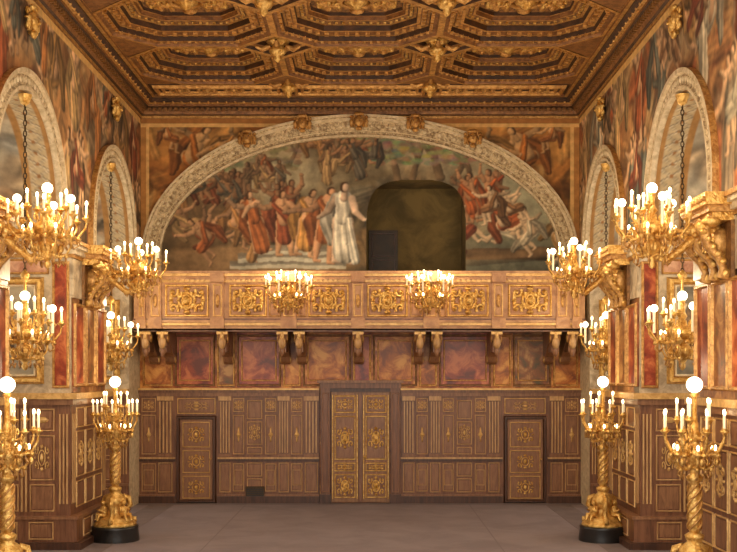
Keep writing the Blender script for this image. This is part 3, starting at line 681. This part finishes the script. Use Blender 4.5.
# ---------------------------------------------------------------- lights fixtures
def candle(b,x,y,z,h=.16,globe=False):
    T_=Matrix.Translation((x,y,z))
    b.lathe([(.0,-.05),(.02,-.045),(.025,-.02),(.055,0),(.06,.015),(.03,.02),(.028,.05),(.016,.05)],'gold',T_,8)
    b.lathe([(.016,.04),(.016,.04+h),(0,.04+h)],'candle',T_,6)
    b.sphere((x,y,z+.04+h+.03),.02,'bulb',None,6,(1,1,1.9))
def arms(b,n,r,z0,z1,off=0,h=.16,thick=.016):
    for k in range(n):
        a=off+2*math.pi*k/n; c,s_=math.cos(a),math.sin(a)
        pr=[(.04,z0),(.25*r,z0-.09),(.5*r,z0-.13),(.78*r,z0-.10),(.97*r,z1-.12),(r,z1-.05)]
        b.tube([(q*c,q*s_,z) for q,z in pr],[thick*1.4,thick*1.1,thick,thick,thick,thick*.8],'gold',None,6)
        cu=[(.45*r,z0-.12),(.5*r,z0-.02),(.6*r,z0+.02),(.66*r,z0-.03),(.6*r,z0-.06)]
        b.tube([(q*c,q*s_,z) for q,z in cu],[thick,thick,thick*.9,thick*.8,thick*1.3],'gold',None,5)
        cu=[(.72*r,z0-.1),(.8*r,z0-.2),(.68*r,z0-.24),(.6*r,z0-.18)]
        b.tube([(q*c,q*s_,z) for q,z in cu],[thick,thick,thick*.9,thick*1.2],'gold_old',None,5)
        b.sphere((.3*r*c,.3*r*s_,z0-.1),thick*2,'gold',None,6); b.sphere((.8*r*c,.8*r*s_,z0-.12),thick*1.9,'gold',None,6)
        candle(b,r*c,r*s_,z1,h)
def cand_body():
    b=MB()
    b.lathe([(0,-.62),(.03,-.6),(.05,-.56),(.03,-.52),(.07,-.47),(.13,-.4),(.15,-.34),(.1,-.28),(.05,-.24),(.09,-.2),(.17,-.14),(.19,-.08),(.12,-.03),(.05,0),(.04,.08),(.07,.12),(.04,.17),(.03,.26),(.05,.3),(.0,.33)],'gold',None,12)
    arms(b,8,.48,-.12,.02,.2,h=.13); arms(b,5,.25,.06,.15,.5,h=.13)
    arms(b,6,.3,-.34,-.22,.1,h=.05,thick=.014)
    for k in range(8):
        a=2*math.pi*k/8; b.sphere((.17*math.cos(a),.17*math.sin(a),-.36),.035,'gold',None,6,(1,1,1.6))
    b.lathe([(.02,.3),(.05,.33),(.02,.36)],'gold',None,8); b.sphere((0,0,.4),.07,'globe',None,12)
    for a in(.6,2.7,4.8): b.sphere((.38*math.cos(a),.38*math.sin(a),.24),.055,'globe',None,10); b.lathe([(.02,-.1),(.02,.22)],'candle',Matrix.Translation((.38*math.cos(a),.38*math.sin(a),0)),6)
    return b
b=cand_body()
b.tube([(.0,0,-.45),(.2,0,-.5),(.36,0,-.38),(.5,0,-.25),(.6,0,-.24)],[.05,.055,.05,.06,.06],'gold',None,8)
b.tube([(.1,0,-.2),(.3,0,-.14),(.5,0,-.16),(.6,0,-.12)],[.03,.035,.03,.05],'gold',None,8)
sc0=None
for X,d_,rz in((-3.84,19.4,math.pi),(3.84,19.4,0),(-3.82,13.9,math.pi),(3.82,13.9,0),(-3.82,8.35,math.pi),(3.82,8.35,0)):
    if sc0 is None: sc0=o=b.obj('bracket_candelabrum')
    else: o=link('bracket_candelabrum',sc0.data)
    o.location=(X,d_-BK,4.86); o.rotation_euler=(0,0,rz); hanging_light(o,(-.3,0,.75),95)
b=MB()
b.lathe([(0,-.5),(.04,-.46),(.03,-.4),(.1,-.34),(.13,-.26),(.06,-.2),(.1,-.12),(.13,-.06),(.05,0),(.04,.1),(.06,.14),(0,.18)],'gold',None,12)
arms(b,7,.5,-.1,.02,.22,h=.15); arms(b,5,.26,.02,.1,.4,h=.15); arms(b,5,.3,-.3,-.25,.4,h=.02)
for a in(.3,1.6,2.9,4.3,5.4): b.sphere((.42*math.cos(a),.42*math.sin(a),.2),.05,'globe',None,10); b.lathe([(.018,-.1),(.018,.18)],'candle',Matrix.Translation((.42*math.cos(a),.42*math.sin(a),0)),6)
b.tube([(0,0,-.36),(0,.2,-.42),(0,.32,-.3),(0,.385,-.3)],[.04,.045,.04,.06],'gold',None,8)
b0=b.obj('balcony_candelabrum'); b0.location=(-1.5,-1.72,4.75); hanging_light(b0,(0,-.1,.55),50)
o=link('balcony_candelabrum',b0.data); o.location=(1.5,-1.72,4.75); hanging_light(o,(0,-.1,.55),50)
b=cand_body(); SCH=1.12
zt=(7.2-3.68)/SCH
b.tube([(0,0,.42),(0,0,.75)],.02,'gold',None,6); b.lathe([(0,.6),(.05,.63),(.07,.68),(.03,.74),(.0,.76)],'gold',None,8)
z=.74;i=0
while z<zt-.1:
    M_=Matrix.Translation((0,0,z))@Matrix.Rotation(i*math.pi/2,4,'Z')
    b.tube([(.022*math.cos(t),0,.045*math.sin(t)) for t in np.linspace(0,2*math.pi,9)[:-1]],.008,'iron',M_,4,True); z+=.072;i+=1
b.lathe([(.0,-.06),(.06,-.02),(.09,.06),(.1,.1)],'gold',Matrix.Translation((0,0,zt-.1)),8)
h0=None
for s in(-1,1):
    for c in ARC:
        if h0 is None: o=b.obj('hanging_chandelier'); h0=o
        else: o=link('hanging_chandelier',h0.data)
        o.scale=(SCH,)*3; o.location=(s*5.02,c-BK,3.66); hanging_light(o,(-s*.6,0,.6),36)
b=MB()
b.lathe([(.42,.0),(.42,.05),(.4,.22),(.41,.26),(0,.26)],'black',None,32)
b.lathe([(.36,.26),(.38,.29),(.34,.33),(.3,.35),(.31,.38),(.24,.42),(.15,.46),(.12,.56),(.16,.62),(.2,.7),(.17,.78),(.09,.84),(.11,.88),(.12,.92),(.06,.96)],'gold',None,16)
for k in range(3):
    a=2*math.pi*k/3+.5; c,s_=math.cos(a),math.sin(a)
    b.tube([(q*c,q*s_,z) for q,z in((.14,.78),(.24,.74),(.27,.62),(.2,.52),(.22,.42),(.31,.36),(.36,.34),(.36,.4))],[.04,.05,.05,.045,.045,.05,.045,.025],'gold',None,7)
    a2=a+math.pi/3; c,s_=math.cos(a2),math.sin(a2)
    b.sphere((.2*c,.2*s_,.52),1,'gold',None,8,(.075,.075,.11)); b.sphere((.21*c,.21*s_,.67),.05,'gold',None,8)
    for q in(-1,1):
        tx,ty=-s_*q,c*q
        b.tube([(.2*c+tx*.04,.2*s_+ty*.04,.46),(.3*c+tx*.06,.3*s_+ty*.06,.47),(.33*c+tx*.06,.33*s_+ty*.06,.37)],[.04,.035,.022],'gold',None,6)
        b.tube([(.2*c+tx*.07,.2*s_+ty*.07,.6),(.24*c+tx*.11,.24*s_+ty*.11,.53),(.3*c+tx*.06,.3*s_+ty*.06,.55)],[.028,.022,.016],'gold',None,6)
b.lathe([(.06,.96),(.085,1.0),(.075,1.1),(.09,1.2),(.075,1.3),(.09,1.4),(.07,1.5),(.055,1.56),(.1,1.6),(.11,1.64),(.06,1.68),(.05,1.74),(.1,1.84),(.13,1.92),(.1,1.99),(.06,2.02),(.05,2.1),(.09,2.16),(.05,2.22),(.03,2.4),(.03,2.62),(.06,2.66),(0,2.69)],'gold',None,10,.22)
for k in range(5):
    b.tube([(.085*math.cos(t+k*1.257),.085*math.sin(t+k*1.257),1.0+.55*t/6) for t in np.linspace(0,6,18)],.016,'gold_old',None,5)
arms(b,8,.38,2.04,2.2,.1,h=.17,thick=.018); arms(b,5,.21,2.22,2.34,.4,h=.17,thick=.015); arms(b,6,.26,1.86,1.92,.4,h=.02,thick=.016)
for k in range(8):
    a=2*math.pi*k/8; b.sphere((.3*math.cos(a),.3*math.sin(a),1.84),.028,'gold',None,6,(1,1,1.7))
b.sphere((0,0,2.78),.1,'globe',None,16)
t0=None
for x,d_ in((-4.23,19.3),(4.33,19.3),(-4.23,13.6),(4.27,13.6)):
    if t0 is None: t0=o=b.obj('floor_candelabrum')
    else: o=link('floor_candelabrum',t0.data)
    o.location=(x,d_-BK,0); hanging_light(o,(-.6 if x>0 else .6,-.15,3.0),28)
# ---------------------------------------------------------------- world + camera
w=bpy.data.worlds.new('World'); sc.world=w; w.use_nodes=True
bg=w.node_tree.nodes['Background']; bg.inputs[0].default_value=(1,.925,.82,1); bg.inputs[1].default_value=3.0
cd=bpy.data.cameras.new('camera'); cam=link('camera',cd); cam.location=(CX,-25,EY); cam.rotation_euler=(math.pi/2,0,0)
cd.sensor_width=36; cd.lens=1100/737*36; cd.shift_x=-4.5/737; cd.shift_y=99/737; cd.clip_end=200
sc.camera=cam
